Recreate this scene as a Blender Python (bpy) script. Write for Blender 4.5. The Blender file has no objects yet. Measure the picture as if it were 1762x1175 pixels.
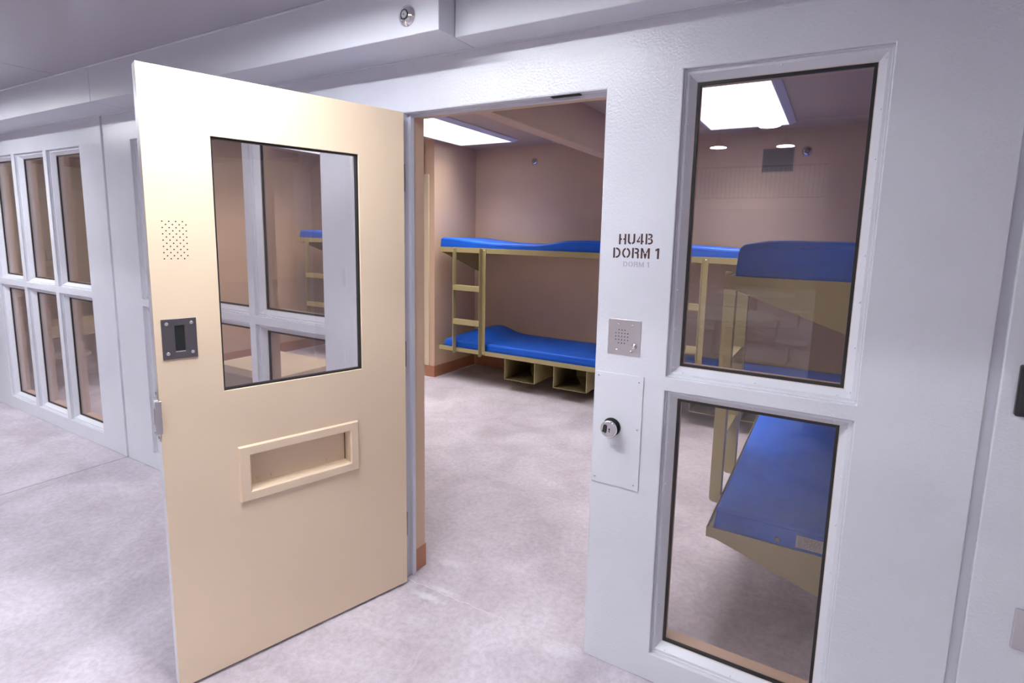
import bpy, bmesh, math, random
from mathutils import Vector, Matrix
random.seed(4)
C = bpy.data.collections.new('scene'); bpy.context.scene.collection.children.link(C)
S = bpy.context.scene
pi = math.pi

# ------------------------------------------------------------------ camera, world, exposure
cd = bpy.data.cameras.new('camera'); cam = bpy.data.objects.new('camera', cd); C.objects.link(cam)
yaw, pitch, roll, F = 0.5152, 0.1392, 0.0232, 934.72
f_ = Vector((-math.sin(yaw)*math.cos(pitch), math.cos(yaw)*math.cos(pitch), -math.sin(pitch)))
r_ = Vector((math.cos(yaw), math.sin(yaw), 0)); u_ = r_.cross(f_)
rr = r_*math.cos(roll) + u_*math.sin(roll); uu = -r_*math.sin(roll) + u_*math.cos(roll)
m = Matrix((rr, uu, -f_)).transposed().to_4x4(); m.translation = Vector((1.7435, -1.819, 1.6349))
cam.matrix_world = m
cd.sensor_fit = 'HORIZONTAL'; cd.sensor_width = 36; cd.lens = F/1762*36
cd.shift_x = -(904.25-881)/1762; cd.shift_y = -(587.5-534.5)/1762
cd.clip_start = 0.05; cd.clip_end = 100
S.camera = cam
w = bpy.data.worlds.new('world'); S.world = w; w.use_nodes = True
w.node_tree.nodes['Background'].inputs[0].default_value = (0.05, 0.05, 0.06, 1)
w.node_tree.nodes['Background'].inputs[1].default_value = 0.3
S.view_settings.view_transform = 'Standard'; S.view_settings.look = 'None'
S.view_settings.exposure = 0.0; S.view_settings.gamma = 1.0; S.view_settings.use_curve_mapping = False
LT_STRIP, LT_ROOM, LT_BAY, W_ROOM = 104.0, 1.6, 820.0, 28.0      # emission of strip lights, dorm lenses, high bays; watts of each dorm light

# ------------------------------------------------------------------ materials
def new(name):
    mt = bpy.data.materials.new(name); mt.use_nodes = True
    nt = mt.node_tree; return mt, nt, nt.nodes['Principled BSDF']
def add(nt, t, **k):
    n = nt.nodes.new(t)
    for a, b in k.items(): setattr(n, a, b)
    return n
def mat(name, col, rough=0.5, metal=0.0, spec=0.5, bump=0, bscale=100, var=0.0, vscale=3, coat=0):
    mt, nt, b = new(name)
    b.inputs['Base Color'].default_value = (*col, 1); b.inputs['Roughness'].default_value = rough
    b.inputs['Metallic'].default_value = metal; b.inputs['Specular IOR Level'].default_value = spec
    if coat: b.inputs['Coat Weight'].default_value = coat; b.inputs['Coat Roughness'].default_value = 0.12
    if bump or var:
        g = add(nt, 'ShaderNodeNewGeometry')
    if bump:
        n = add(nt, 'ShaderNodeTexNoise'); n.inputs['Scale'].default_value = bscale; n.inputs['Detail'].default_value = 3
        nt.links.new(g.outputs['Position'], n.inputs['Vector'])
        bp = add(nt, 'ShaderNodeBump'); bp.inputs['Strength'].default_value = 1.0; bp.inputs['Distance'].default_value = bump
        nt.links.new(n.outputs['Fac'], bp.inputs['Height']); nt.links.new(bp.outputs[0], b.inputs['Normal'])
    if var:
        n = add(nt, 'ShaderNodeTexNoise'); n.inputs['Scale'].default_value = vscale; n.inputs['Detail'].default_value = 6
        nt.links.new(g.outputs['Position'], n.inputs['Vector'])
        r = add(nt, 'ShaderNodeValToRGB'); r.color_ramp.elements[0].position = 0.3; r.color_ramp.elements[1].position = 0.7
        r.color_ramp.elements[0].color = (*[c*(1-var) for c in col], 1); r.color_ramp.elements[1].color = (*[min(1, c*(1+var)) for c in col], 1)
        nt.links.new(n.outputs['Fac'], r.inputs[0]); nt.links.new(r.outputs[0], b.inputs['Base Color'])
    return mt
GREY = mat('lavender_grey_enamel', (0.63, 0.64, 0.715), 0.20, bump=0.0014, bscale=120, var=0.02, vscale=5)
GREYS = mat('lavender_grey_enamel_smooth', (0.63, 0.64, 0.715), 0.38)
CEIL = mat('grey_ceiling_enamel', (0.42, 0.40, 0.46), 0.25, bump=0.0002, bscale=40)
TAN = mat('tan_block_paint', (0.62, 0.44, 0.315), 0.6, bump=0.0006, bscale=160, var=0.03)
TANC = mat('tan_ceiling_paint', (0.50, 0.375, 0.285), 0.55, bump=0.0004, bscale=120)
TERRA = mat('terracotta_base_paint', (0.40, 0.175, 0.10), 0.45, var=0.05, vscale=9)
CREAM = mat('cream_door_enamel', (0.73, 0.58, 0.43), 0.3, bump=0.0001, bscale=220, var=0.015)
CREAMD = mat('cream_panel_enamel', (0.66, 0.56, 0.40), 0.35)
OLIVE = mat('olive_tan_steel', (0.41, 0.345, 0.17), 0.33, var=0.02, vscale=12)
BLACK = mat('black_gasket_rubber', (0.006, 0.006, 0.008), 0.5)
DARK = mat('dark_hole', (0.008, 0.008, 0.009), 0.8)
STEEL = mat('brushed_stainless_steel', (0.62, 0.60, 0.63), 0.32, metal=1.0, bump=0.0001, bscale=300)
DSTEEL = mat('dull_dark_steel', (0.20, 0.19, 0.21), 0.38, metal=1.0)
CHROME = mat('polished_chrome', (0.78, 0.78, 0.80), 0.07, metal=1.0)
INK = mat('brown_stencil_paint', (0.055, 0.018, 0.014), 0.5)
FAINT = mat('faded_stencil_paint', (0.40, 0.36, 0.45), 0.5)
WHITE = mat('white_label_cloth', (0.62, 0.60, 0.60), 0.7)
INKG = mat('grey_label_print', (0.22, 0.20, 0.21), 0.7)
BLACKP = mat('black_plastic', (0.012, 0.012, 0.014), 0.3)
PAPER = mat('white_paper', (0.8, 0.8, 0.8), 0.7)
TABLEM = mat('table_top_enamel', (0.82, 0.80, 0.80), 0.35)
HALL = mat('hall_wall_paint', (0.62, 0.56, 0.52), 0.5)

def blue_mat():
    mt, nt, b = new('blue_mattress_vinyl')
    g = add(nt, 'ShaderNodeNewGeometry')
    n = add(nt, 'ShaderNodeTexNoise'); n.inputs['Scale'].default_value = 5; n.inputs['Detail'].default_value = 4
    mp = add(nt, 'ShaderNodeMapping'); mp.inputs['Scale'].default_value = (1, 1, 2.5)
    nt.links.new(g.outputs['Position'], mp.inputs[0]); nt.links.new(mp.outputs[0], n.inputs['Vector'])
    r = add(nt, 'ShaderNodeValToRGB'); r.color_ramp.elements[0].position = 0.3; r.color_ramp.elements[1].position = 0.7
    r.color_ramp.elements[0].color = (0.009, 0.105, 0.60, 1); r.color_ramp.elements[1].color = (0.014, 0.13, 0.70, 1)
    nt.links.new(n.outputs['Fac'], r.inputs[0]); nt.links.new(r.outputs[0], b.inputs['Base Color'])
    n2 = add(nt, 'ShaderNodeTexNoise'); n2.inputs['Scale'].default_value = 14; n2.inputs['Detail'].default_value = 3; n2.inputs['Distortion'].default_value = 0.8
    nt.links.new(g.outputs['Position'], n2.inputs['Vector'])
    bp = add(nt, 'ShaderNodeBump'); bp.inputs['Distance'].default_value = 0.004; bp.inputs['Strength'].default_value = 0.6
    nt.links.new(n2.outputs['Fac'], bp.inputs['Height']); nt.links.new(bp.outputs[0], b.inputs['Normal'])
    b.inputs['Roughness'].default_value = 0.45; b.inputs['Specular IOR Level'].default_value = 0.3
    return mt
BLUE = blue_mat()

def floor_mat():
    mt, nt, b = new('mauve_grey_concrete')
    g = add(nt, 'ShaderNodeNewGeometry')
    def noise(sc, det, dist=0, rough=0.6):
        n = add(nt, 'ShaderNodeTexNoise'); n.inputs['Scale'].default_value = sc; n.inputs['Detail'].default_value = det
        n.inputs['Distortion'].default_value = dist; n.inputs['Roughness'].default_value = rough
        nt.links.new(g.outputs['Position'], n.inputs['Vector']); return n
    def ramp(n, a, ca, bb, cb):
        r = add(nt, 'ShaderNodeValToRGB'); r.color_ramp.elements[0].position = a; r.color_ramp.elements[1].position = bb
        r.color_ramp.elements[0].color = (*ca, 1); r.color_ramp.elements[1].color = (*cb, 1)
        nt.links.new(n.outputs['Fac'], r.inputs[0]); return r
    def mix(kind, fac, a, bb):
        x = add(nt, 'ShaderNodeMix', data_type='RGBA', blend_type=kind)
        if isinstance(fac, float): x.inputs['Factor'].default_value = fac
        else: nt.links.new(fac, x.inputs['Factor'])
        nt.links.new(a, x.inputs[6])
        if isinstance(bb, tuple): x.inputs[7].default_value = (*bb, 1)
        else: nt.links.new(bb, x.inputs[7])
        return x.outputs[2]
    base = ramp(noise(2.2, 8, 0.5), 0.36, (0.46, 0.41, 0.465), 0.64, (0.62, 0.57, 0.64))
    sp = ramp(noise(38, 5, 0.2, 0.7), 0.35, (0.80, 0.80, 0.80), 0.62, (1.0, 1.0, 1.0))
    c = mix('MULTIPLY', 1.0, base.outputs[0], sp.outputs[0])
    blot = ramp(noise(9, 4, 1.2), 0.58, (0, 0, 0), 0.74, (0.30, 0.30, 0.30))
    c = mix('MIX', blot.outputs[0], c, (0.64, 0.61, 0.66))
    # pale filler smears on the threshold, where the door swings
    sepx = add(nt, 'ShaderNodeSeparateXYZ'); nt.links.new(g.outputs['Position'], sepx.inputs[0])
    def math_(op, a, bb=None):
        x = add(nt, 'ShaderNodeMath', operation=op)
        for i, v in enumerate((a, bb)):
            if v is None: continue
            if isinstance(v, (int, float)): x.inputs[i].default_value = v
            else: nt.links.new(v, x.inputs[i])
        return x.outputs[0]
    wob = math_('MULTIPLY', math_('SUBTRACT', noise(26, 6, 0.6).outputs['Fac'], 0.5), 2.2)
    for cx, cy, rx, ry, s in [(0.27, -0.060, 0.10, 0.022, 0.50), (0.30, 0.012, 0.09, 0.018, 0.40), (0.92, -0.03, 0.10, 0.045, 0.25), (0.20, 0.20, 0.07, 0.035, 0.30)]:
        dx = math_('DIVIDE', math_('SUBTRACT', sepx.outputs[0], cx), rx); dy = math_('DIVIDE', math_('SUBTRACT', sepx.outputs[1], cy), ry)
        d = math_('SQRT', math_('ADD', math_('MULTIPLY', dx, dx), math_('MULTIPLY', dy, dy)))
        d = math_('ADD', d, wob)
        mr = add(nt, 'ShaderNodeMapRange'); mr.inputs[1].default_value = 0.35; mr.inputs[2].default_value = 1.2; mr.inputs[3].default_value = s; mr.inputs[4].default_value = 0.0
        nt.links.new(d, mr.inputs[0])
        c = mix('MIX', mr.outputs[0], c, (0.74, 0.76, 0.82))
    nt.links.new(c, b.inputs['Base Color'])
    bp = add(nt, 'ShaderNodeBump'); bp.inputs['Distance'].default_value = 0.0012; bp.inputs['Strength'].default_value = 0.5
    nt.links.new(noise(60, 5).outputs['Fac'], bp.inputs['Height']); nt.links.new(bp.outputs[0], b.inputs['Normal'])
    rg = ramp(noise(5, 5), 0.35, (0.36,)*3, 0.65, (0.58,)*3); nt.links.new(rg.outputs[0], b.inputs['Roughness'])
    return mt
FLOOR = floor_mat()

def glass_mat():
    mt = bpy.data.materials.new('clear_security_glazing'); mt.use_nodes = True; nt = mt.node_tree
    nt.nodes.remove(nt.nodes['Principled BSDF']); out = nt.nodes['Material Output']
    t = add(nt, 'ShaderNodeBsdfTransparent'); t.inputs[0].default_value = (0.92, 0.90, 0.895, 1)
    gl = add(nt, 'ShaderNodeBsdfGlossy'); gl.inputs['Roughness'].default_value = 0.0; gl.inputs[0].default_value = (1, 1, 1, 1)
    fr = add(nt, 'ShaderNodeFresnel')
    gm = add(nt, 'ShaderNodeNewGeometry'); mr = add(nt, 'ShaderNodeMapRange'); mr.inputs[3].default_value = 1.68; mr.inputs[4].default_value = 1/1.68
    nt.links.new(gm.outputs['Backfacing'], mr.inputs[0]); nt.links.new(mr.outputs[0], fr.inputs[0])   # same reflectance on both faces of the pane
    mx = add(nt, 'ShaderNodeMixShader')
    nt.links.new(fr.outputs[0], mx.inputs[0]); nt.links.new(t.outputs[0], mx.inputs[1]); nt.links.new(gl.outputs[0], mx.inputs[2])
    nt.links.new(mx.outputs[0], out.inputs[0]); return mt
GLASS = glass_mat()
def emit(name, col, st):
    mt, nt, b = new(name); b.inputs['Base Color'].default_value = (0.8, 0.8, 0.8, 1)
    b.inputs['Emission Color'].default_value = (*col, 1); b.inputs['Emission Strength'].default_value = st; return mt
E_STRIP = emit('strip_light_lens', (0.95, 0.975, 1.0), LT_STRIP)
E_ROOM = emit('troffer_lens', (0.95, 0.96, 1.0), LT_ROOM)
E_WARM = emit('warm_troffer_lens', (1.0, 0.86, 0.68), LT_ROOM*1.0)
E_BAY = emit('high_bay_lens', (0.97, 0.99, 1.0), LT_BAY)

# ------------------------------------------------------------------ mesh building
class MB:
    def __init__(s): s.v = []; s.f = []; s.smooth = []
    def raw(s, vs, fs, smooth=False, M=None):
        o = len(s.v)
        for v in vs: s.v.append(tuple(M @ Vector(v)) if M is not None else tuple(v))
        for f in fs: s.f.append([i+o for i in f]); s.smooth.append(smooth)
        return s
    def box(s, x0, y0, z0, x1, y1, z1, M=None):
        vs = [(x, y, z) for x in (x0, x1) for y in (y0, y1) for z in (z0, z1)]
        return s.raw(vs, [(0,1,3,2),(4,6,7,5),(0,4,5,1),(2,3,7,6),(0,2,6,4),(1,5,7,3)], M=M)
    def prism(s, poly, axis, a0, a1, M=None):
        n = len(poly)
        def P(p, a): return {'x': (a, p[0], p[1]), 'y': (p[0], a, p[1]), 'z': (p[0], p[1], a)}[axis]
        vs = [P(p, a0) for p in poly] + [P(p, a1) for p in poly]
        fs = [tuple(range(n)), tuple(range(2*n-1, n-1, -1))] + [(i, i+n, (i+1) % n+n, (i+1) % n) for i in range(n)]
        return s.raw(vs, fs, M=M)
    def lathe(s, prof, c=(0,0,0), axis='z', n=32, cap=True, smooth=True):
        # prof: (r, h) pairs, h along axis
        vs = []; fs = []
        for r, h in prof:
            for i in range(n):
                a = 2*pi*i/n; p, q = r*math.cos(a), r*math.sin(a)
                v = {'z': (p, q, h), 'y': (p, h, q), 'x': (h, p, q)}[axis]
                vs.append((v[0]+c[0], v[1]+c[1], v[2]+c[2]))
        for k in range(len(prof)-1):
            for i in range(n): fs.append((k*n+i, k*n+(i+1) % n, (k+1)*n+(i+1) % n, (k+1)*n+i))
        s.raw(vs, fs, smooth)
        if cap:
            s.raw(vs[:n], [tuple(range(n))]); s.raw(vs[-n:], [tuple(range(n))])
        return s
    def tube(s, pts, r, n=8, closed=False):
        pts = [Vector(p) for p in pts]; k = len(pts); vs = []; fs = []
        for i, p in enumerate(pts):
            a = pts[i-1] if (i or closed) else p; b = pts[(i+1) % k] if (i < k-1 or closed) else p
            d = (b-a).normalized(); up = Vector((0,0,1)) if abs(d.z) < .9 else Vector((1,0,0))
            e = d.cross(up).normalized(); g = d.cross(e)
            for j in range(n):
                t = 2*pi*j/n; vs.append(tuple(p+e*r*math.cos(t)+g*r*math.sin(t)))
        for i in range(k if closed else k-1):
            for j in range(n):
                i2 = (i+1) % k; fs.append((i*n+j, i*n+(j+1) % n, i2*n+(j+1) % n, i2*n+j))
        if not closed: fs += [tuple(range(n)), tuple(range((k-1)*n, k*n))]
        return s.raw(vs, fs, True)
    def grid(s, xs, zs, solid, y0, y1):
        # slab in the xz plane between y0 and y1 with holes where solid(xm, zm) is False
        nx, nz = len(xs)-1, len(zs)-1
        sol = [[solid((xs[i]+xs[i+1])/2, (zs[j]+zs[j+1])/2) for j in range(nz)] for i in range(nx)]
        g = lambda i, j: 0 <= i < nx and 0 <= j < nz and sol[i][j]
        for i in range(nx):
            for j in range(nz):
                if not sol[i][j]: continue
                a, b, c, d = xs[i], xs[i+1], zs[j], zs[j+1]
                s.raw([(a,y0,c),(b,y0,c),(b,y0,d),(a,y0,d)], [(0,1,2,3)])
                s.raw([(a,y1,c),(b,y1,c),(b,y1,d),(a,y1,d)], [(3,2,1,0)])
                if not g(i-1, j): s.raw([(a,y0,c),(a,y1,c),(a,y1,d),(a,y0,d)], [(3,2,1,0)])
                if not g(i+1, j): s.raw([(b,y0,c),(b,y1,c),(b,y1,d),(b,y0,d)], [(0,1,2,3)])
                if not g(i, j-1): s.raw([(a,y0,c),(b,y0,c),(b,y1,c),(a,y1,c)], [(3,2,1,0)])
                if not g(i, j+1): s.raw([(a,y0,d),(b,y0,d),(b,y1,d),(a,y1,d)], [(0,1,2,3)])
        return s
    def build(s, name, m, parent=None, loc=None, bevel=0, seg=2, rotz=None):
        me = bpy.data.meshes.new(name); bm = bmesh.new()
        vs = [bm.verts.new(v) for v in s.v]
        for f, sm in zip(s.f, s.smooth):
            try: fc = bm.faces.new([vs[i] for i in f]); fc.smooth = sm
            except ValueError: pass
        bmesh.ops.remove_doubles(bm, verts=bm.verts, dist=1e-5)
        bmesh.ops.recalc_face_normals(bm, faces=bm.faces)
        bm.to_mesh(me); bm.free()
        me.materials.append(m)
        o = bpy.data.objects.new(name, me); C.objects.link(o)
        if parent: o.parent = parent
        if loc: o.location = loc
        if rotz is not None: o.rotation_euler = (0, 0, rotz)
        if bevel:
            b = o.modifiers.new('bevel', 'BEVEL'); b.width = bevel; b.segments = seg; b.limit_method = 'ANGLE'; b.angle_limit = math.radians(35)
            b.harden_normals = True
            for p in me.polygons: p.use_smooth = True
        return o
def tag(o, label, cat, group=None, kind=None):
    o['label'] = label; o['category'] = cat
    if group: o['group'] = group
    if kind: o['kind'] = kind
    return o
def thing(name, label, cat, loc=(0,0,0), rotz=0, group=None, kind=None):
    o = bpy.data.objects.new(name, None); o.empty_display_size = 0.1; C.objects.link(o)
    o.location = loc; o.rotation_euler = (0, 0, rotz); return tag(o, label, cat, group, kind)
def struct(o, label=None):
    o['kind'] = 'structure'
    if label: o['label'] = label
    return o
def relabel(o, label):
    o['label'] = label; return o
def copy_tree(o, parent=None):
    c = o.copy(); C.objects.link(c)
    if parent: c.parent = parent
    for ch in list(o.children): copy_tree(ch, c)
    return c

# ------------------------------------------------------------------ setting: shell
HB = 3.713                      # back wall of the dorm
X0, X1, Z0, Z1 = -8.6, 5.2, 0.0, 2.42
cols = {'right': [(1.272, 1.832)],
        'mid': [(-2.158, -1.622), (-1.570, -1.0315), (-0.980, -0.4293)],
        'left': [(-4.5034, -4.0019), (-3.9469, -3.4250), (-3.3688, -2.8454)]}
allc = [c for k in cols.values() for c in k]
rows = [(0.1125, 1.113), (1.162, 2.167)]
DX0, DX1, DZ = 0.092, 1.0125, 2.134
grooves = [(-2.527, -2.500), (2.121, 2.146), (-6.45, -6.42)]
xs = sorted(set([X0, X1, DX0, DX1] + [v for c in allc for v in c] + [v for c in grooves for v in c]))
zs = sorted(set([Z0, Z1, DZ] + [v for r in rows for v in r]))
inr = lambda v, a: a[0] < v < a[1]
def holes(x, z, door=True, gr=True):
    if door and DX0 < x < DX1 and z < DZ: return True
    if gr and any(inr(x, g) for g in grooves): return True
    return any(inr(x, c) for c in allc) and any(inr(z, r) for r in rows)
o = MB().grid(xs, zs, lambda x, z: not holes(x, z), 0.0, 0.045).build('wall_front', GREY, bevel=0.004, seg=2)
struct(o, 'lavender grey enamelled wall with the dorm door opening and glazing')
mb = MB()
for a, b in grooves: mb.box(a-0.004, 0.016, 0, b+0.004, 0.044, Z1)
struct(mb.build('trim_1', GREYS), 'recessed joint strips in the grey wall')
# inner leaf, tan; window openings slightly narrower
ins = 0.033
allc2 = [(a+ins, b-ins) for a, b in allc]; rows2 = [(a+ins, b-ins) for a, b in rows]
DJ = 0.012
xs2 = sorted(set([X0, X1, DX0+DJ, DX1-DJ] + [v for c in allc2 for v in c])); zs2 = sorted(set([0, 2.62, DZ-DJ*0.3] + [v for r in rows2 for v in r]))
def holes2(x, z):
    if DX0+DJ < x < DX1-DJ and z < DZ-DJ*0.3: return True
    return any(inr(x, c) for c in allc2) and any(inr(z, r) for r in rows2)
struct(MB().grid(xs2, zs2, lambda x, z: not holes2(x, z), 0.047, 0.122).build('wall_front_inner', TAN), 'tan inner leaf of the front wall')
# hollow metal door frame, grey, in the opening
mb = MB()
mb.prism([(DX0-0.001, 0.001), (DX0+0.004, 0.001), (DX0+0.004, 0.030), (DX0+0.018, 0.030), (DX0+0.018, 0.052), (DX0-0.001, 0.052)], 'z', 0, DZ)
mb.prism([(DX1+0.001, 0.001), (DX1-0.0005, 0.001), (DX1-0.0005, 0.030), (DX1-0.012, 0.030), (DX1-0.012, 0.052), (DX1+0.001, 0.052)], 'z', 0, DZ)
mb.prism([(0.001, DZ+0.001), (0.001, DZ-0.001), (0.036, DZ-0.001), (0.036, DZ-0.012), (0.055, DZ-0.012), (0.055, DZ+0.001)], 'x', DX0, DX1)
struct(mb.build('trim_2', GREYS, bevel=0.0015), 'grey steel door frame of the dorm opening')
struct(MB().box(0.790, 0.012, DZ-0.0035, 0.905, 0.034, DZ-0.001).build('trim_3', DARK), 'dark strike slot in the underside of the door frame head')

# floor, ceilings, side walls
struct(MB().box(-14, -27, -0.12, 9, 8, 0).build('floor', FLOOR), 'mottled mauve grey concrete floor')
def wall(name, x0, y0, z0, x1, y1, z1, m, label=None, bevel=0):
    return struct(MB().box(x0, y0, z0, x1, y1, z1).build(name, m, bevel=bevel), label)
wall('wall_back', -9, HB, 0, 2.4, HB+0.15, 2.8, TAN, 'tan back wall of the dorm')
wall('wall_right', 2.15, 0.122, 0, 2.3, HB, 2.8, TAN, 'tan side wall carrying the nearest bunk')
wall('wall_left', -4.70, 1.05, 0, -4.58, HB, 2.8, TAN, 'tan far left wall of the dorm')
wall('wall_stub', -2.245, 2.93, 0, -2.12, HB, 2.8, TAN, 'short tan wall dividing the bunk alcoves')
wall('wall_end', -8.75, 0.122, 0, -8.6, HB, 2.8, TAN)
wall('ceiling_dorm', -9, 0.122, 2.63, 2.4, HB+0.1, 2.78, TANC, 'tan dorm ceiling')
wall('trim_4', -0.135, 0.122, 2.315, -0.02, HB, 2.63, TAN, 'tan beam under the dorm ceiling', bevel=0.006)
# the soffit and low ceiling outside the dorm
mb = MB()
for a, b in [(X0, -4.6), (-4.597, -2.10), (-2.097, 0.462)]: mb.box(a, -0.22, 2.34, b, -0.001, 2.60)
struct(mb.build('trim_5', GREYS, bevel=0.004), 'deep grey sheet metal soffit above the left part of the wall')
mb = MB().tube([(X0, -0.222, 2.534), (0.46, -0.222, 2.534)], 0.005, 6).tube([(0.466, -0.132, 2.534), (X1, -0.132, 2.534)], 0.005, 6)
mb.tube([(X0, -0.002, 2.339), (X1, -0.002, 2.339)], 0.004, 6)
struct(mb.build('trim_12', GREYS), 'sealant beads along the soffit edges')
mb = MB(); mb.box(0.464, -0.13, 2.34, X1, -0.001, 2.60)
struct(mb.build('trim_6', GREYS, bevel=0.004), 'shallow grey sheet metal soffit above the door opening')
mb = MB()
STRIPS = (0.28, -3.75)
for a, b in [(-9, -4.995), (-4.987, -2.49), (-2.482, 0.95), (0.958, 3.2), (3.208, 6)]:
    mb.box(a, -2.75, 2.535, b, -0.995, 2.75); mb.box(a, -0.845, 2.535, b, -0.02, 2.75)
    e = [a] + [v for c in STRIPS if a < c < b for v in (c-0.61, c+0.61)] + [b]
    for u, v in zip(e[::2], e[1::2]): mb.box(u, -0.995, 2.535, v, -0.845, 2.75)
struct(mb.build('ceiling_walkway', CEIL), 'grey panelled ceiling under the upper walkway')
# hall behind the camera
wall('wall_hall_far', -14, -27.2, 0, 9, -27, 6.6, HALL)
wall('wall_hall_left', -14.2, -27, 0, -14, 0.0, 6.6, HALL)
wall('wall_hall_right', 9, -27, 0, 9.2, 0.0, 6.6, HALL)
wall('wall_hall_upper', -14, -0.02, 2.62, 9, 0.10, 6.6, HALL)
wall('wall_side_left', -14, 0.0, 0, -8.62, 0.12, 2.62, GREYS)
wall('wall_side_right', 5.22, 0.0, 0, 9, 0.12, 2.62, GREYS)
wall('ceiling_hall', -14, -27, 6.6, 9, 0.1, 6.8, HALL)
wall('trim_7', -9.5, -15.3, 2.5, 6.5, -15.0, 2.75, HALL, 'edge of the far mezzanine deck')
wall('wall_mezzanine', -9.5, -19.0, 0, 6.5, -18.8, 2.75, HALL)
wall('trim_8', 1.62, -3.75, 0, 2.3, -3.25, 2.535, HALL, 'square column behind the viewpoint')
# terracotta base band
def base(name, x0, y0, x1, y1, h=0.13):
    return struct(MB().box(x0, y0, 0, x1, y1, h).build(name, TERRA, bevel=0.002), 'terracotta painted base band')
base('baseboard_back', -4.58, HB-0.007, 2.15, HB)
base('baseboard_left', -4.58, 1.05, -4.573, HB-0.007)
base('baseboard_stub', -2.127, 2.923, -2.113, HB-0.007)
base('baseboard_stub_end', -2.252, 2.918, -2.113, 2.93)
base('baseboard_stub_left', -2.252, 2.93, -2.245, HB-0.007)
base('baseboard_right', 2.143, 0.13, 2.15, HB-0.007)
base('baseboard_jamb_left', DX0+DJ-0.002, 0.053, DX0+DJ+0.004, 0.125, 0.115)
base('baseboard_front_left', -0.40, 0.122, DX0+DJ+0.004, 0.127, 0.115)
struct(MB().box(-2.254, 2.914, 0.13, -2.190, 2.93, 2.262).build('trim_9', CREAMD, bevel=0.003), 'cream corner guard on the end of the stub wall')
# saw-cut joints in the slab
mb = MB(); mb.box(-2.5235, -3.2, 0.0002, -2.5185, 0.0, 0.0012); mb.box(2.13, -3.2, 0.0002, 2.135, 0.0, 0.0012)
struct(mb.build('trim_10', mat('dark_joint_grey', (0.27, 0.235, 0.26), 0.8)), 'saw-cut joints in the concrete')  # plain dark grey strips laid on the slab for the cuts
mb = MB(); pts = [(DX0+i*(DX1-DX0)/40, -0.006+0.004*math.sin(i*1.7)+0.003*random.uniform(-1, 1)) for i in range(41)]
for a, b in zip(pts[:-1], pts[1:]):
    wd = 0.0015*random.uniform(0.6, 1.3)
    mb.raw([(a[0], a[1]-wd, 0.0006), (b[0], b[1]-wd, 0.0006), (b[0], b[1]+wd, 0.0006), (a[0], a[1]+wd, 0.0006), (a[0], a[1]-wd, 0.0001), (b[0], b[1]-wd, 0.0001), (b[0], b[1]+wd, 0.0001), (a[0], a[1]+wd, 0.0001)], [(0,1,2,3), (4,5,1,0), (3,2,6,7)])
struct(mb.build('trim_11', mat('pale_joint_filler', (0.66, 0.60, 0.60), 0.7)), 'pale filled joint across the threshold')

# ------------------------------------------------------------------ windows
wi = [0]
def window(x0, x1, z0, z1, label):
    wi[0] += 1
    cx, cz = (x0+x1)/2, (z0+z1)/2; W, H = (x1-x0)/2, (z1-z0)/2
    t = thing('window_%d' % wi[0], label, 'window', (cx, 0, z0), kind='structure')
    def ring(mb, prof):   # prof list of (inset, y)
        vs = []; fs = []
        for i, y in prof: vs += [(-W+i, y, i), (W-i, y, i), (W-i, y, 2*H-i), (-W+i, y, 2*H-i)]
        for k in range(len(prof)-1):
            for j in range(4): fs.append((k*4+j, k*4+(j+1) % 4, (k+1)*4+(j+1) % 4, (k+1)*4+j))
        return mb.raw(vs, fs)
    mb = ring(MB(), [(0.0, 0.014), (0.0035, 0.014), (0.0045, 0.021), (0.013, 0.021), (0.034, 0.050), (0.034, 0.056), (0.0, 0.056), (0.0, 0.014)])
    def rivet(x, z):
        mb.lathe([(0.0036, 0.0), (0.0030, -0.0022), (0.0014, -0.0033)], (x, 0.0265, z), 'y', 8)
    n = max(2, round((2*H-0.06)/0.145))
    for k in range(n+1):
        z = 0.03+(2*H-0.06)*k/n
        rivet(-W+0.0165, z); rivet(W-0.0165, z)
    n = max(1, round((2*W-0.1)/0.24))
    for k in range(n+1):
        x = -W+0.05+(2*W-0.1)*k/n
        rivet(x, 0.0165); rivet(x, 2*H-0.0165)
    mb.build('glazing_stop', GREYS, t)
    ring(MB(), [(0.0335, 0.0495), (0.043, 0.0495), (0.043, 0.060), (0.0335, 0.060), (0.0335, 0.0495)]).build('gasket', BLACK, t)
    mb = MB(); i = 0.0335; mb.box(-W+i, 0.053, i, W-i, 0.0585, 2*H-i); mb.build('pane', GLASS, t)
    return t
pos = {('right', 0): 'beside the dorm door', ('mid', 0): 'behind the open door, left column', ('mid', 1): 'behind the open door, middle column',
       ('mid', 2): 'behind the open door, right column', ('left', 0): 'at the left edge, left column', ('left', 1): 'at the left edge, middle column', ('left', 2): 'at the left edge, right column'}
for k, cc in cols.items():
    for j, (a, b) in enumerate(cc):
        for q, (c, d) in enumerate(rows):
            window(a, b, c, d, '%s grey-framed window with black gasket, %s' % (('lower', 'upper')[q], pos[(k, j)]))

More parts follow.
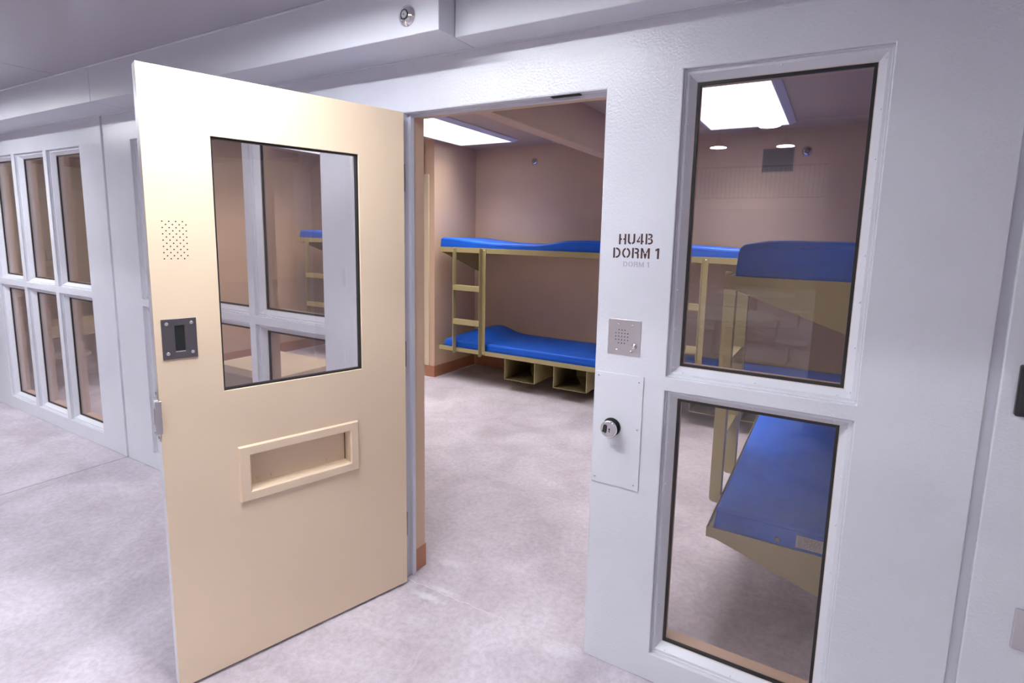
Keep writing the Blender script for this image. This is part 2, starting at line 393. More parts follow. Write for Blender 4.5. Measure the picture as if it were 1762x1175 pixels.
# ------------------------------------------------------------------ the open door
ANG = math.radians(-107.3)
D = thing('door_1', 'open cream steel dorm door with a vision window and food pass', 'door', (0.1325, -0.038, 0), ANG, kind='structure')
T = 0.054; DW, DB, DT = 0.9165, 0.012, 2.126
V = (0.2035, 0.7235, 1.0655, 1.9325); P = (0.266, 0.6525, 0.6755, 0.814)
gx = sorted([0, DW, V[0], V[1], P[0], P[1]]); gz = sorted([DB, DT, V[2], V[3], P[2], P[3]])
hv = lambda x, z: V[0] < x < V[1] and V[2] < z < V[3]
hp = lambda x, z: P[0] < x < P[1] and P[2] < z < P[3]
o = MB().grid(gx, gz, lambda x, z: not hv(x, z) and not hp(x, z), -0.012, 0.0).build('inner_face', CREAM, D, bevel=0.0012); o['label'] = 'cream face of the door'
o = MB().grid(gx, gz, lambda x, z: not hv(x, z) and not hp(x, z), -T, -0.0122).build('outer_shell', GREYS, D, bevel=0.0012); o['label'] = 'lavender grey edge and back of the door'
mb = MB(); g = 0.005
def vr(mb, i0, i1, y0, y1):
    a, b, c, d = V
    for (x0, z0, x1, z1) in [(a+i0, c+i0, b-i0, c+i1), (a+i0, d-i1, b-i0, d-i0), (a+i0, c+i1, a+i1, d-i1), (b-i1, c+i1, b-i0, d-i1)]: mb.box(x0, y0, z0, x1, y1, z1)
    return mb
vr(MB(), 0.0, 0.006, -0.030, -0.009).build('gasket', BLACK, D)
MB().box(V[0]+0.002, -0.024, V[2]+0.002, V[1]-0.002, -0.017, V[3]-0.002).build('pane', GLASS, D)
# food pass: raised bevelled frame, deep tray, back flap
mb = MB(); O = (0.2285, 0.691, 0.637, 0.851); I = (P[0]+0.0015, P[1]-0.0015, P[2]+0.0015, P[3]-0.0015)
prof = [(O, 0.0003), (tuple(v+s*0.004 for v, s in zip(O, (1,-1,1,-1))), 0.012), (tuple(v+s*-0.004 for v, s in zip(I, (1,-1,1,-1))), 0.0125), (I, 0.007), (I, -0.050)]
vs = []; fs = []
for (a, b, c, d), y in prof: vs += [(a, y, c), (b, y, c), (b, y, d), (a, y, d)]
for k in range(len(prof)-1):
    for j in range(4): fs.append((k*4+j, k*4+(j+1) % 4, (k+1)*4+(j+1) % 4, (k+1)*4+j))
fp = mb.raw(vs, fs).build('food_pass_frame', CREAM, D, bevel=0.002)
MB().box(I[0]-0.002, -0.050, I[2]-0.002, I[1]+0.002, -0.046, I[3]+0.002).build('pass_flap', CREAM, fp)
for x in (0.295, 0.345, 0.565, 0.615):
    MB().lathe([(0.005, -0.046), (0.0045, -0.043), (0.002, -0.0425)], (x, 0, 0.690 + 0.004), 'y', 12).build('rivet', CREAM, fp)
MB().box(I[0]+0.0005, -0.0465, I[2], I[0]+0.0025, -0.044, I[3]).build('flap_gap', DARK, fp)
# speaker grille: 13 staggered rows
gr = MB()
for r in range(13):
    z = 1.6505-r*(0.1195/12)
    for c in range(4):
        x = 0.8745-c*0.0188-(0.0094 if r % 2 else 0) + 0.0
        gr.lathe([(0.0022, 0.0), (0.0022, 0.0004)], (x, 0, z), 'y', 10)
gr.build('speaker_holes', DARK, D)
# flush pull
pz0, pz1, px0, px1 = 1.2015, 1.3355, 0.7975, 0.897
gxx = sorted([px0, px1, 0.8320, 0.8605]); gzz = sorted([pz0, pz1, 1.2250, 1.3125])
fpull = MB().grid(gxx, gzz, lambda x, z: not (0.8320 < x < 0.8605 and 1.2250 < z < 1.3125), 0.0003, 0.0045).build('flush_pull', DSTEEL, D, bevel=0.0008); fpull['label'] = 'dark steel flush pull plate'
mb = MB()
mb.box(0.8320, 0.0006, 1.2250, 0.8605, 0.0012, 1.3125); mb.build('pull_recess', DARK, fpull)
MB().box(0.8325, 0.0012, 1.2250, 0.8600, 0.0040, 1.2275).build('recess_lip', STEEL, fpull)
for x in (px0+0.0145, px1-0.0145):
    for z in (pz0+0.019, pz1-0.016):
        MB().lathe([(0.0058, 0.0045), (0.0050, 0.0062), (0.0022, 0.0066), (0.0018, 0.0050)], (x, 0, z), 'y', 14).build('screw', STEEL, fpull)
# lock strike on the free edge
lk = MB(); lk.box(DW, -0.040, 0.925, DW+0.003, -0.012, 1.100); lp = lk.build('strike_plate', STEEL, D, bevel=0.0008)
mb = MB(); mb.box(DW+0.003, -0.032, 0.952, DW+0.014, 0.010, 0.957); mb.box(DW+0.003, -0.032, 1.068, DW+0.014, 0.010, 1.073)
mb.box(DW-0.004, 0.004, 0.957, DW+0.014, 0.010, 1.068); mb.box(DW+0.003, -0.014, 0.99, DW+0.017, 0.004, 1.043)
mb.build('keeper', STEEL, lp, bevel=0.001)
MB().box(DW+0.003, -0.034, 0.985, DW+0.005, -0.018, 1.04).build('keeper_slot', DARK, lp)
for z in (0.936, 1.089): MB().lathe([(0.005, DW+0.003), (0.004, DW+0.0048)], (0, -0.026, z), 'x', 12).build('screw', DSTEEL, lp)
for z in (0.30, 1.10, 1.86):
    mb = MB(); mb.box(-0.002, -T+0.002, z-0.057, 0.0, -0.010, z+0.057); mb.lathe([(0.007, z-0.057), (0.007, z+0.057)], (-0.004, -T-0.004, 0), 'z', 14)
    mb.box(-0.0045, -0.012, z-0.057, 0.001, -0.001, z+0.057)
    mb.build('hinge', DSTEEL, D)

# ------------------------------------------------------------------ fittings on the post right of the opening
# stencilled lettering: strokes as polygons on a unit cell, with stencil bridges
def arc(cx, cz, rx, rz, a0, a1, t, n=8):
    o_, i_ = [], []
    for k in range(n+1):
        a = math.radians(a0+(a1-a0)*k/n)
        o_.append((cx+rx*math.cos(a), cz+rz*math.sin(a))); i_.append((cx+(rx-t)*math.cos(a), cz+(rz-t)*math.sin(a)))
    return [[o_[k], o_[k+1], i_[k+1], i_[k]] for k in range(n)]
def rc(a, b, c, d): return [[(a, b), (c, b), (c, d), (a, d)]]
t_ = 0.17
G = {
 'H': rc(0, 0, t_, 1) + rc(.55, 0, .72, 1) + rc(t_, .43, .29, .58) + rc(.43, .43, .55, .58),
 'U': rc(0, .28, t_, 1) + rc(.55, .28, .72, 1) + arc(.36, .32, .36, .32, 180, 262, t_) + arc(.36, .32, .36, .32, 284, 360, t_),
 '4': rc(.40, 0, .57, 1) + rc(.0, .20, .32, .34) + [[(.0, .34), (.0, .24), (.30, .84), (.30, .60), (.14, .34)]] + rc(.57, .20, .68, .34),
 'B': rc(0, 0, t_, 1) + rc(.26, .85, .42, 1) + arc(.42, .77, .25, .23, -80, 90, .15) + rc(.26, .44, .42, .59) + arc(.44, .28, .28, .28, -90, 80, .16) + rc(.26, 0, .44, .15),
 'D': rc(0, 0, t_, 1) + rc(.26, .84, .34, 1) + arc(.32, .5, .40, .5, -90, 90, .16, 14) + rc(.26, 0, .34, .16),
 'O': arc(.40, .5, .40, .5, 100, 260, .16, 12) + arc(.40, .5, .40, .5, -80, 80, .16, 12),
 'R': rc(0, 0, t_, 1) + rc(.26, .84, .40, 1) + arc(.40, .73, .28, .27, -90, 90, .16) + rc(.26, .46, .40, .61) + arc(.40, .36, .26, .25, 0, 80, .16) + rc(.50, 0, .66, .36),
 'M': rc(0, 0, t_, 1) + rc(.68, 0, .85, 1) + [[(.17, 1), (.17, .72), (.28, .47), (.37, .52)], [(.68, 1), (.68, .72), (.57, .47), (.48, .52)], [(.27, .42), (.42, .50), (.58, .42), (.47, 0.0), (.38, 0.0)]],
 '1': rc(.18, 0, .36, 1) + [[(.0, .72), (.0, .88), (.18, 1), (.18, .80)]],
 ' ': [] }
WID = {'H': .72, 'U': .72, '4': .68, 'B': .72, 'D': .72, 'O': .8, 'R': .68, 'M': .85, '1': .36, ' ': .18}
def line(txt, x0, x1, z0, z1, m, name, parent, slope=0.0):
    h = z1-z0; gap = .17
    tw = sum(WID[c] for c in txt)+gap*(len(txt)-1); sx = (x1-x0)/tw; mb = MB(); u = 0
    for ch in txt:
        for poly in G[ch]:
            pl = [(x0+(u+a)*sx, z0+b*h+slope*((u+a)/tw)) for a, b in poly]
            mb.prism(pl, 'y', -0.0007, -0.0001)
        u += WID[ch]+gap
    return mb.build(name, m, parent)
sg = thing('stencilled_sign', 'brown stencilled lettering reading HU4B DORM 1 on the grey post', 'sign', (0, 0, 0))
line('HU4B', 1.0815, 1.2015, 1.6085, 1.6445, INK, 'upper_line', sg, 0.003)
line('DORM 1', 1.0625, 1.2250, 1.5615, 1.5970, INK, 'lower_line', sg, 0.002)
sf = line('DORM 1', 1.1010, 1.1925, 1.5325, 1.5505, FAINT, 'faded_lettering', None, 0.001)
tag(sf, 'small faded DORM 1 stencil below the brown lettering', 'sign')

it = thing('intercom_panel', 'square stainless steel intercom with speaker holes and push button', 'intercom', (1.058, -0.0, 1.2190))
MB().box(0, -0.0030, 0, 0.1195, -0.0001, 0.128).build('face_plate', STEEL, it, bevel=0.0014)
mb = MB()
for r in range(5):
    for c in range(5):
        if (r in (0, 4)) and c in (0, 4): continue
        mb.lathe([(0.0020, -0.0031), (0.0020, -0.0034)], (0.029+c*0.0110, 0, 0.090-r*0.0118), 'y', 10)
mb.build('speaker_holes', DARK, it)
MB().lathe([(0.0100, -0.003), (0.0100, -0.0045), (0.0075, -0.0055), (0.0068, -0.0040), (0.0060, -0.0090), (0.003, -0.0105)], (0.0985, 0, 0.0350), 'y', 24).build('push_button', CHROME, it)
for x, z in ((0.0365, 0.1085), (0.0895, 0.1075), (0.0345, 0.0165), (0.0880, 0.0155)):
    MB().lathe([(0.0042, -0.0030), (0.0036, -0.0048), (0.0016, -0.0055)], (x, 0, z), 'y', 12).build('screw', STEEL, it)

lkp = thing('lock_cover_plate', 'tall lavender grey lock cover plate screwed to the post', 'lock plate', (1.0165, 0, 0.727))
MB().box(0, -0.0042, 0, 0.1805, -0.0001, 0.423).build('plate', GREYS, lkp, bevel=0.0006)
for x, z in ((0.013, 0.408), (0.165, 0.402), (0.166, 0.228), (0.014, 0.020), (0.163, 0.020)):
    s_ = MB().lathe([(0.0055, -0.0042), (0.0050, -0.0052), (0.0040, -0.0053)], (x, 0, z), 'y', 14).build('screw', GREYS, lkp)
    MB().lathe([(0.0018, -0.0053), (0.0018, -0.0056)], (x, 0, z), 'y', 8).build('screw_socket', DARK, s_)
ky = thing('lock_cylinder', 'round chrome key cylinder standing out of the lock cover plate', 'lock', (1.0885, -0.0042, 0.9500))
MB().lathe([(0.0335, 0.0), (0.0335, -0.002), (0.030, -0.0025)], n=40, axis='y').build('rubber_ring', BLACK, ky)
MB().lathe([(0.0300, -0.0020), (0.0295, -0.026), (0.0310, -0.027), (0.0310, -0.034), (0.0290, -0.037), (0.0265, -0.0372), (0.0255, -0.0355)], n=44, axis='y').build('collar', CHROME, ky)
fc = MB().lathe([(0.0258, -0.030), (0.0258, -0.0358), (0.0250, -0.0362)], n=40, axis='y').build('face', STEEL, ky)
mb = MB(); mb.lathe([(0.0030, -0.0362), (0.0030, -0.0368)], (0.0035, 0, 0.0015), 'y', 12); mb.box(0.0020, -0.0368, -0.0105, 0.0050, -0.0362, 0.0); mb.build('keyhole', DARK, fc)
MB().prism([(-0.0215, -0.0100), (-0.0075, -0.0135), (-0.0055, 0.0115), (-0.0125, 0.0165), (-0.0175, 0.0150)], 'y', -0.0420, -0.0362).build('dust_flap', BLACKP, fc, bevel=0.0008)

rd = thing('card_reader', 'black box on the grey wall at the right edge', 'wall device', (2.178, 0, 1.200))
MB().box(0, -0.020, 0, 0.080, 0, 0.135).build('housing', BLACKP, rd, bevel=0.006, seg=3)
MB().box(0.010, -0.0215, 0.010, 0.070, -0.020, 0.125).build('face', BLACK, rd, bevel=0.003)
op = thing('cover_plate', 'steel cover plate low on the wall at the right edge', 'cover plate', (2.243, 0, 0.560))
MB().box(0, -0.009, 0, 0.075, 0, 0.118).build('plate', STEEL, op, bevel=0.004)
MB().box(0.030, -0.0100, 0.045, 0.045, -0.009, 0.073).build('switch_slot', DARK, op)

# ------------------------------------------------------------------ bunks
def bunk(L, low, up, posts, boxes, loc, rotz, label):
    t = thing('bunk_bed', label, 'bunk bed', loc, rotz, 'olive steel bunk beds fixed to the dorm walls')
    W = 0.775
    for z, nm, fh in ((up, 'upper_frame', 0.052), (low, 'lower_frame', 0.044)):
        mb = MB()
        mb.box(0, 0, z-fh, L, 0.004, z); mb.box(0, 0.004, z-0.004, L, 0.022, z); mb.box(0, 0.004, z-fh, L, 0.030, z-fh+0.003)
        mb.box(0.002, 0.022, z-0.034, L-0.002, W, z-0.030)
        mb.box(0, W-0.004, z-fh, L, W, z+0.01)
        fr = mb.build(nm, OLIVE, t, bevel=0.001)
        dep = 0.31 if nm[0] == 'u' else 0.27
        for x in (0.0, L-0.005):
            pl = [(0.0005, z), (0.0005, z-fh+0.006), (0.006, z-fh), (0.040, z-fh-0.002), (W, z-dep), (W, z)]
            MB().prism(pl, 'x', x-0.0005, x+0.0055).build('end_bracket', OLIVE, fr, bevel=0.0008)
            mb = MB(); mb.prism([(0.02, z-0.0005), (0.0, z-0.0005), (0.0, z-0.003), (0.02, z-0.003)], 'x', x-0.0005, x+0.0055)
    zt, zb = up-0.004, low-0.060
    for k, px in enumerate(posts):
        mb = MB(); r = 0.02
        pl = [(0.0, zt), (-0.058, zt), (-0.058, zb+r)] + [(-0.058+r-r*math.cos(a), zb+r-r*math.sin(a)) for a in (pi/6, pi/3, pi/2)] + [(0.0-r, zb), (0.0, zb+0.006)]
        mb.prism(pl, 'x', px-0.0025, px+0.0025)
        fx = (px, px+0.045) if k else (px-0.045, px)
        mb.box(fx[0], -0.0052, zb+0.02, fx[1], -0.0002, zt)
        mb.build('ladder_post', OLIVE, t, bevel=0.001)
        for z in (up-0.026, low-0.022):
            x = (fx[0]+fx[1])/2
            MB().lathe([(0.0085, -0.0052), (0.0080, -0.008), (0.0045, -0.0105), (0.001, -0.011)], (x, 0, z), 'y', 14).build('bolt', CHROME, t)
    for z in (1.082, 0.712):
        mb = MB(); mb.box(posts[0]+0.0025, -0.057, z-0.056, posts[1]-0.0025, -0.053, z); mb.box(posts[0]+0.0025, -0.053, z-0.004, posts[1]-0.0025, -0.012, z)
        mb.build('rung', OLIVE, t, bevel=0.001)
    for bx in boxes:
        x0, x1 = bx; zt2 = low-0.044; z0 = 0.120; k = 0.005
        mb = MB(); d0, d1 = 0.004, 0.56
        mb.box(x0, d0, z0, x1, d1, z0+k); mb.box(x0, d0, z0+k, x0+k, d1, zt2); mb.box(x1-k, d0, z0+k, x1, d1, zt2); mb.box(x0+k, d1-k, z0+k, x1-k, d1, zt2)
        mb.build('storage_box', OLIVE, t, bevel=0.0008)
    return t
LB = 1.95
b1 = bunk(LB, 0.385, 1.481, (0.232, 0.572), ((0.865, 1.225), (1.440, 1.800)), (-2.048, 2.925, 0), 0, 'olive steel double bunk seen through the open doorway')
b2 = bunk(LB, 0.395, 1.480, (0.238, 0.578), ((0.540, 0.905), (0.965, 1.33)), (0.192, 2.930, 0), 0, 'olive steel double bunk on the back wall seen through the upper window')
b3 = bunk(LB, 0.443, 1.493, (1.21, 1.59), ((0.2, 0.56), (0.75, 1.11)), (1.370, 2.37, 0), -pi/2, 'nearest olive steel bunk on the side wall with triangular end brackets')
b4 = bunk(LB, 0.415, 1.530, (0.225, 0.565), ((0.865, 1.225), (1.440, 1.800)), (-4.405, 2.925, 0), 0, 'olive steel bunk in the far alcove seen through the door window')

def sm(a, b, x):
    t = max(0, min(1, (x-a)/(b-a))); return t*t*(3-2*t)
def mattress(L, W, hf, loc, rotz, label, rc_=0.022, label_tag=False, seed=0):
    """hf(x, y) -> thickness; local x along length, y across from the front edge"""
    t = thing('mattress', label, 'mattress', loc, rotz, 'blue vinyl mattresses on the bunks')
    NX, NY = 64, 18; vs = []; fs = []
    rnd = random.Random(seed); ph = [rnd.uniform(0, 6.28) for _ in range(6)]
    def edge(u, Lh):   # distance based rounding factor
        return u
    def top(x, y):
        h = hf(x, y); d = min(x, L-x, y, W-y)
        if d < rc_: h -= rc_-math.sqrt(max(0, rc_*rc_-(rc_-d)**2))
        h += 0.0022*math.sin(23*x+ph[0]+3*math.sin(9*y+ph[1]))*min(1, d*12)+0.0016*math.sin(41*x+17*y+ph[2])*min(1, d*12)
        return max(0.01, h)
    def us(n, Lh):
        e = [0, .1*rc_, .3*rc_, .6*rc_, rc_]
        mid = [rc_+(Lh-2*rc_)*k/(n-10) for k in range(1, n-10)]
        return e+mid+[Lh-v for v in reversed(e)]
    ux, uy = us(NX, L), us(NY, W); nx, ny = len(ux), len(uy)
    for x in ux:
        for y in uy: vs.append((x, y, top(x, y)))
    for i in range(nx-1):
        for j in range(ny-1): fs.append((i*ny+j, (i+1)*ny+j, (i+1)*ny+j+1, i*ny+j+1))
    per = [(i, 0) for i in range(nx)] + [(nx-1, j) for j in range(1, ny)] + [(i, ny-1) for i in range(nx-2, -1, -1)] + [(0, j) for j in range(ny-2, 0, -1)]
    k0 = len(vs); n = len(per)
    def outp(p, f):
        x, y, z = p; cx, cy = L/2, W/2
        return x, y
    for lev, (zf, bulge) in enumerate(((0.6, 0.004), (0.3, 0.005), (0.1, 0.002), (0.0, -0.006))):
        for (i, j) in per:
            p = vs[i*ny+j]; x, y = p[0], p[1]
            bx = (-bulge if i == 0 else bulge if i == nx-1 else 0); by = (-bulge if j == 0 else bulge if j == ny-1 else 0)
            vs.append((x+bx, y+by, p[2]*zf))
    prev = [i*ny+j for i, j in per]
    for lev in range(4):
        cur = [k0+lev*n+q for q in range(n)]
        for q in range(n): fs.append((prev[q], prev[(q+1) % n], cur[(q+1) % n], cur[q]))
        prev = cur
    fs.append(tuple(prev))
    MB().raw(vs, fs, True).build('cover', BLUE, t)
    pp = []
    for (i, j) in per:
        x, y = ux[i], uy[j]; pp.append((x+(-0.001 if i == 0 else 0.001 if i == nx-1 else 0), y+(-0.001 if j == 0 else 0.001 if j == ny-1 else 0), vs[i*ny+j][2]-0.004))
    MB().tube(pp, 0.0022, 6, True).build('piping', BLUE, t)
    return t
# head to foot thickness profiles
def h_up1(x, y): return 0.088+0.046*(1-sm(0.0, 0.75, x))+0.050*sm(1.15, 1.62, x)
def h_lo1(x, y):
    pil = math.exp(-((x-0.30)/0.20)**2)*0.075*sm(0.0, 0.35, y)
    return 0.105+pil+0.015*sm(0.2, 0.6, y)
z1u, z1l = 1.481-0.030, 0.385-0.030
mattress(1.93, 0.70, h_up1, (-2.040, 2.951, z1u+0.0), 0, 'sagging blue mattress on the upper bed seen through the open doorway', seed=1)
mattress(1.90, 0.70, h_lo1, (-1.995, 2.965, z1l), 0, 'blue mattress with raised pillow end on the lower bed seen through the open doorway', seed=2)
mattress(1.90, 0.70, lambda x, y: 0.125-0.02*sm(0.2, 0.9, x), (0.215, 2.960, 1.45), 0, 'blue mattress on the upper back wall bunk seen through the upper window', seed=3)
mattress(1.90, 0.70, lambda x, y: 0.11, (0.215, 2.965, 0.365), 0, 'blue mattress on the lower back wall bunk seen through the window', seed=4)
def h_up3(x, y): return 0.148+0.022*sm(0.0, 0.05, y)-0.008*sm(0.3, 0.7, y)
mu = mattress(1.88, 0.70, h_up3, (1.412, 2.33, 1.463), -pi/2, 'thick dark blue mattress end on the upper bed nearest the window', seed=5)
ml = mattress(1.895, 0.705, lambda x, y: 0.118, (1.405, 2.33, 0.413), -pi/2, 'blue mattress with white care label filling the lower window', rc_=0.014, seed=6)
mattress(1.90, 0.70, lambda x, y: 0.13-0.015*sm(0, .4, x), (-4.37, 2.955, 1.50), 0, 'blue mattress on the upper bed in the far alcove', seed=7)
mattress(1.90, 0.70, lambda x, y: 0.115, (-4.35, 2.955, 0.385), 0, 'blue mattress on the lower bed in the far alcove', seed=8)
# care label and vent eyelet on the end of the lower mattress (end face is at local x = L)
cl = MB().box(1.899, 0.300, 0.040, 1.9025, 0.430, 0.088).build('care_label', WHITE, ml); cl['label'] = 'white printed care label'
mb = MB(); rnd = random.Random(3)
for k in range(9):
    z = 0.084-k*0.0048; y = 0.304+rnd.uniform(0, .004)
    while y < 0.424:
        wd = rnd.uniform(0.006, 0.02); mb.box(1.9024, y, z-0.0016, 1.9030, min(y+wd, 0.427), z); y += wd+rnd.uniform(0.002, 0.005)
mb.build('label_print', INKG, cl)
MB().lathe([(0.011, 1.900), (0.010, 1.903), (0.006, 1.9035)], (0, 0.235, 0.050), 'x', 20).build('eyelet', DSTEEL, ml)

# ------------------------------------------------------------------ ceiling lights, sprinklers, vent
def troffer(x0, y0, x1, y1, zc, m, label, grp=None, h=0.03, col=(1.0, 0.965, 0.95)):
    t = thing('ceiling_light', label, 'ceiling light', ((x0+x1)/2, (y0+y1)/2, zc), 0, grp)
    a, b = (x1-x0)/2, (y1-y0)/2; w_ = 0.05
    vs = []; fs = []
    prof = [(0, 0), (0, -0.012), (w_*0.75, -h-0.006), (w_, -h-0.006), (w_, -0.002)]
    for i, z in prof: vs += [(-a-w_+i, -b-w_+i, z), (a+w_-i, -b-w_+i, z), (a+w_-i, b+w_-i, z), (-a-w_+i, b+w_-i, z)]
    for k in range(len(prof)-1):
        for j in range(4): fs.append((k*4+j, k*4+(j+1) % 4, (k+1)*4+(j+1) % 4, (k+1)*4+j))
    MB().raw(vs, fs).build('frame', GREYS, t)
    MB().box(-a, -b, -h-0.002, a, b, -h+0.003).build('diffuser', m, t)
    l = bpy.data.lights.new('lens_light', 'AREA'); l.shape = 'RECTANGLE'; l.size = 2*a-0.02; l.size_y = 2*b-0.02
    l.energy = W_ROOM*a*b*4/1.47; l.color = col; l.spread = math.radians(104)
    lo = bpy.data.objects.new('lens_light', l); C.objects.link(lo); lo.parent = t; lo.location = (0, 0, -h-0.004)
    return t
troffer(-1.985, 0.95, -1.325, 3.225, 2.63, E_ROOM, 'bright square-lensed ceiling light seen through the doorway', 'dorm ceiling lights')
troffer(0.675, 1.05, 1.305, 3.355, 2.63, E_ROOM, 'bright ceiling light seen through the upper window', 'dorm ceiling lights')
troffer(-4.15, 1.2, -3.5, 3.225, 2.63, E_ROOM, 'ceiling light in the far left part of the dorm', 'dorm ceiling lights')
troffer(-6.6, 1.0, -5.9, 2.2, 2.63, E_WARM, 'warm ceiling light beyond the left windows', 'dorm ceiling lights', col=(1.0, 0.84, 0.64))
def strip(cx, cy, label):
    t = thing('strip_light', label, 'ceiling light', (cx, cy, 2.536), 0, 'strip lights under the walkway ceiling')
    mb = MB(); k = 0.004
    mb.box(-0.609, -0.074, 0.0, -0.609+k, 0.074, 0.10); mb.box(0.609-k, -0.074, 0.0, 0.609, 0.074, 0.10)
    mb.box(-0.605, -0.074, 0.0, 0.605, -0.074+k, 0.10); mb.box(-0.605, 0.074-k, 0.0, 0.605, 0.074, 0.10); mb.box(-0.609, -0.074, 0.10, 0.609, 0.074, 0.104)
    mb.build('housing', GREYS, t)
    MB().prism([(-0.040, 0.013), (0.040, 0.013), (0.060, 0.022), (0.068, 0.034), (-0.068, 0.034), (-0.060, 0.022)], 'x', -0.604, 0.604).build('lens', E_STRIP, t)
strip(0.28, -0.92, 'strip light on the low ceiling above the open door')
strip(-3.75, -0.92, 'strip light on the low ceiling in front of the left windows')

def sprinkler(loc, r, label, grp=None, ax='y'):
    t = thing('sprinkler_head', label, 'sprinkler', loc, 0, grp)
    MB().lathe([(r, 0.0), (r*0.99, -0.003), (r*0.45, -r*0.42), (r*0.42, -r*0.42)], axis='y', n=40).build('escutcheon', CHROME, t)
    MB().lathe([(r*0.47, -r*0.40), (r*0.47, -r*0.47), (r*0.38, -r*0.48)], axis='y', n=32).build('ring', DARK, t)
    c = MB().lathe([(r*0.39, -r*0.42), (r*0.39, -r*0.50), (r*0.34, -r*0.52)], axis='y', n=32).build('cap', DSTEEL, t)
    MB().lathe([(r*0.06, -r*0.52), (r*0.05, -r*0.54)], axis='y', n=12).build('cap_slot', DARK, c)
sprinkler((0.318, -0.2205, 2.408), 0.037, 'round chrome security sprinkler on the face of the grey soffit')
sprinkler((-1.315, HB, 2.455), 0.040, 'small chrome sprinkler high on the back wall seen through the doorway')
sprinkler((1.438, HB, 2.423), 0.045, 'chrome sprinkler beside the air grille on the back wall')
vg = thing('air_grille', 'dark grey square air grille high on the back wall', 'vent', (1.078, HB, 2.257))
MB().box(0, -0.006, 0, 0.257, -0.002, 0.202).build('backing', DARK, vg)
mb = MB(); mb.box(0, -0.012, 0, 0.257, -0.004, 0.010); mb.box(0, -0.012, 0.192, 0.257, -0.004, 0.202); mb.box(0, -0.012, 0.01, 0.01, -0.004, 0.192); mb.box(0.247, -0.012, 0.01, 0.257, -0.004, 0.192)
VG = mat('grille_grey', (0.20, 0.18, 0.18), 0.5)
mb.build('frame', VG, vg)
mb = MB()
for k in range(22): mb.box(0.010, -0.010, 0.013+k*0.0082, 0.247, -0.007, 0.0175+k*0.0082)
for k in range(26): mb.box(0.014+k*0.0090, -0.0095, 0.010, 0.0175+k*0.0090, -0.0075, 0.192)
mb.build('mesh', VG, vg)

# ------------------------------------------------------------------ furniture in the left part of the dorm, seen through glass
bn = thing('low_bench', 'low cream slab bench seen through the window in the door', 'bench', (-2.95, 0.92, 0))
MB().box(0, 0, 0.385, 0.88, 0.62, 0.45).build('seat_slab', CREAMD, bn, bevel=0.004)
for x in (0.02, 0.82): MB().box(x, 0.03, 0, x+0.04, 0.59, 0.385).build('side_panel', CREAMD, bn)
pt = thing('privacy_partition', 'pale yellow privacy partition beyond the left windows', 'partition', (-6.1, 0.16, 0))
MB().box(0, 0, 0, 0.06, 1.9, 1.99).build('panel', CREAMD, pt)
MB().box(-0.01, 0, 1.99, 0.075, 1.9, 2.02).build('cap_rail', CREAMD, pt)
MB().box(0.06, 0, 1.12, 0.11, 1.9, 1.15).build('ledge', CREAMD, pt)
ob = MB().box(0, 0, 0, 0.03, 0.09, 0.12).build('outlet_box', WHITE, loc=(-6.038, 0.86, 1.22), bevel=0.004); tag(ob, 'small white box on the partition beyond the left windows', 'wall device')
td = thing('wall_desk', 'cream fixed desk beyond the left windows', 'desk', (-5.5, 0.45, 0))
MB().box(0, 0, 0.50, 0.55, 1.2, 0.62).build('desk_top', CREAMD, td, bevel=0.004)
MB().box(0.22, 0.5, 0, 0.32, 0.6, 0.50).build('pedestal', CREAMD, td)
st = thing('round_stool', 'round cream stool under the desk beyond the left windows', 'stool', (-4.93, 0.62, 0))
MB().lathe([(0.13, 0.30), (0.15, 0.31), (0.15, 0.33), (0.14, 0.34)], n=32).build('seat', CREAMD, st, bevel=0)
MB().lathe([(0.10, 0.0), (0.10, 0.01), (0.03, 0.012), (0.03, 0.30)], n=24).build('post', CREAMD, st)

# ------------------------------------------------------------------ day hall behind the viewpoint (seen in the glass)
def day_table(x, y, rz, label):
    t = thing('day_table', label, 'table', (x, y, 0), rz, 'round hall tables reflected in the window')
    MB().lathe([(0.60, 0.735), (0.61, 0.742), (0.61, 0.755), (0.60, 0.76)], n=48).build('tabletop', TABLEM, t)
    MB().lathe([(0.20, 0.0), (0.20, 0.012), (0.06, 0.015), (0.06, 0.735)], n=24).build('pedestal', TABLEM, t)
    for k in range(4):
        a = pi/4+k*pi/2; cx, cy = 0.80*math.cos(a), 0.80*math.sin(a)
        s1 = MB().lathe([(0.16, 0.435), (0.17, 0.442), (0.17, 0.452), (0.16, 0.46)], (cx, cy, 0), n=32).build('stool_seat', TABLEM, t)
        MB().tube([(0.06*math.cos(a), 0.06*math.sin(a), 0.18), (0.74*math.cos(a), 0.74*math.sin(a), 0.18), (cx, cy, 0.22), (cx, cy, 0.44)], 0.022, 10).build('stool_arm', TABLEM, s1)
    return t
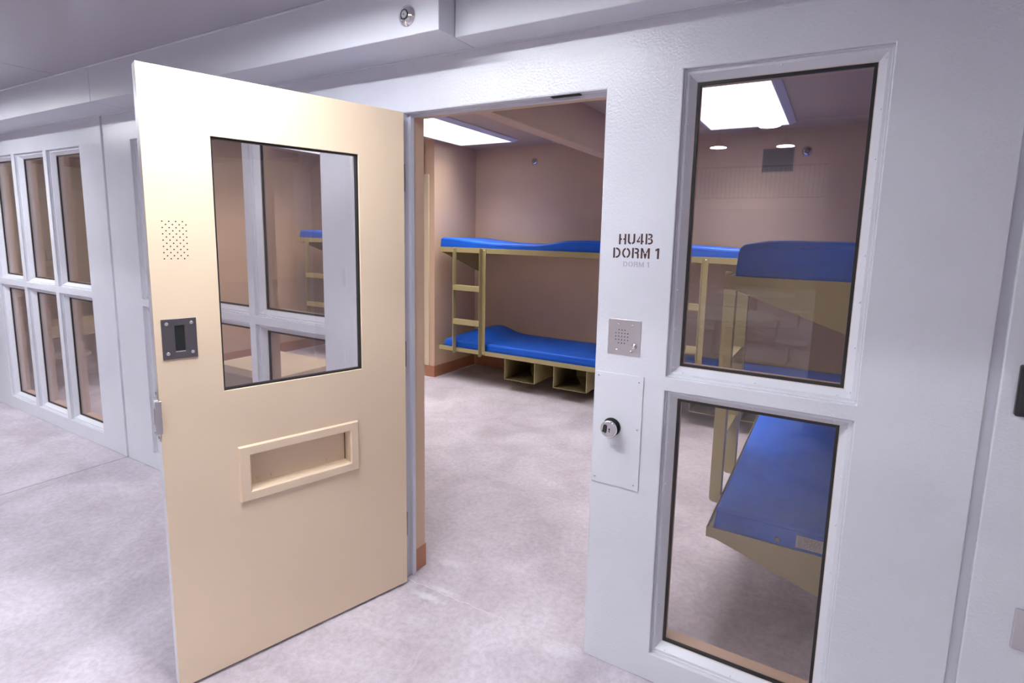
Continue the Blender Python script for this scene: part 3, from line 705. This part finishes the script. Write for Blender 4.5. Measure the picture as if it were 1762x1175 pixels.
day_table(0.62, -7.75, 0.2, 'round hall table with papers, the farther reflection in the upper window')
day_table(0.60, -4.85, 0.5, 'round hall table, the nearer reflection in the upper window')
pp = thing('paper_pile', 'loose white papers on the farther hall table', 'papers', (0.78, -7.9, 0.761))
for k in range(7):
    a = k*0.5; M = Matrix.Translation((0.12*math.cos(a*2), 0.10*math.sin(a*1.7), 0.0015*k)) @ Matrix.Rotation(a, 4, 'Z')
    MB().box(-0.11, -0.15, 0, 0.11, 0.15, 0.001, M=M).build('sheet', PAPER, pp)
rl = thing('mezzanine_railing', 'picket railing of the mezzanine reflected in the upper window', 'railing', (-6, -15.1, 2.75))
MB().tube([(0, 0, 0.95), (12, 0, 0.95)], 0.025).build('top_rail', DSTEEL, rl)
MB().tube([(0, 0, 0.08), (12, 0, 0.08)], 0.015).build('bottom_rail', DSTEEL, rl)
mb = MB()
for k in range(100): mb.box(0.06+k*0.12, -0.008, 0.08, 0.076+k*0.12, 0.008, 0.95)
o = mb.build('pickets', DSTEEL, rl); o['kind'] = 'stuff'
def bay(x, y, z, lab):
    t = thing('high_bay_lamp', lab, 'lamp', (x, y, z), 0, 'round high bay lamps in the day hall')
    MB().lathe([(0.10, 0.30), (0.14, 0.22), (0.36, 0.03), (0.37, 0.0), (0.35, 0.0)], n=32).build('reflector', DSTEEL, t)
    MB().lathe([(0.33, 0.01), (0.33, 0.0)], n=32).build('lens', E_BAY, t)
    MB().tube([(0, 0, 0.30), (0, 0, 6.56-z)], 0.012).build('stem', DSTEEL, t)
HBL = 'round high bay lamp reflected in the upper window, '
bay(-0.64, -18.95, 5.5, HBL+'highest of three'); bay(-3.05, -22.95, 5.5, HBL+'left of three'); bay(-0.48, -23.5, 5.5, HBL+'right of three')
for k, (x, y) in enumerate([(-7, -9.5), (-3.5, -9.5), (2.6, -9.5), (5.5, -9.5), (4.5, -5.5), (-8, -5.0), (5.8, -17), (-7.5, -17), (0.3, -6.4)]):  # bays out of sight; the last is added to brighten the reflected tables
    bay(x, y, 5.5, 'unseen round high bay lamp out in the day hall')
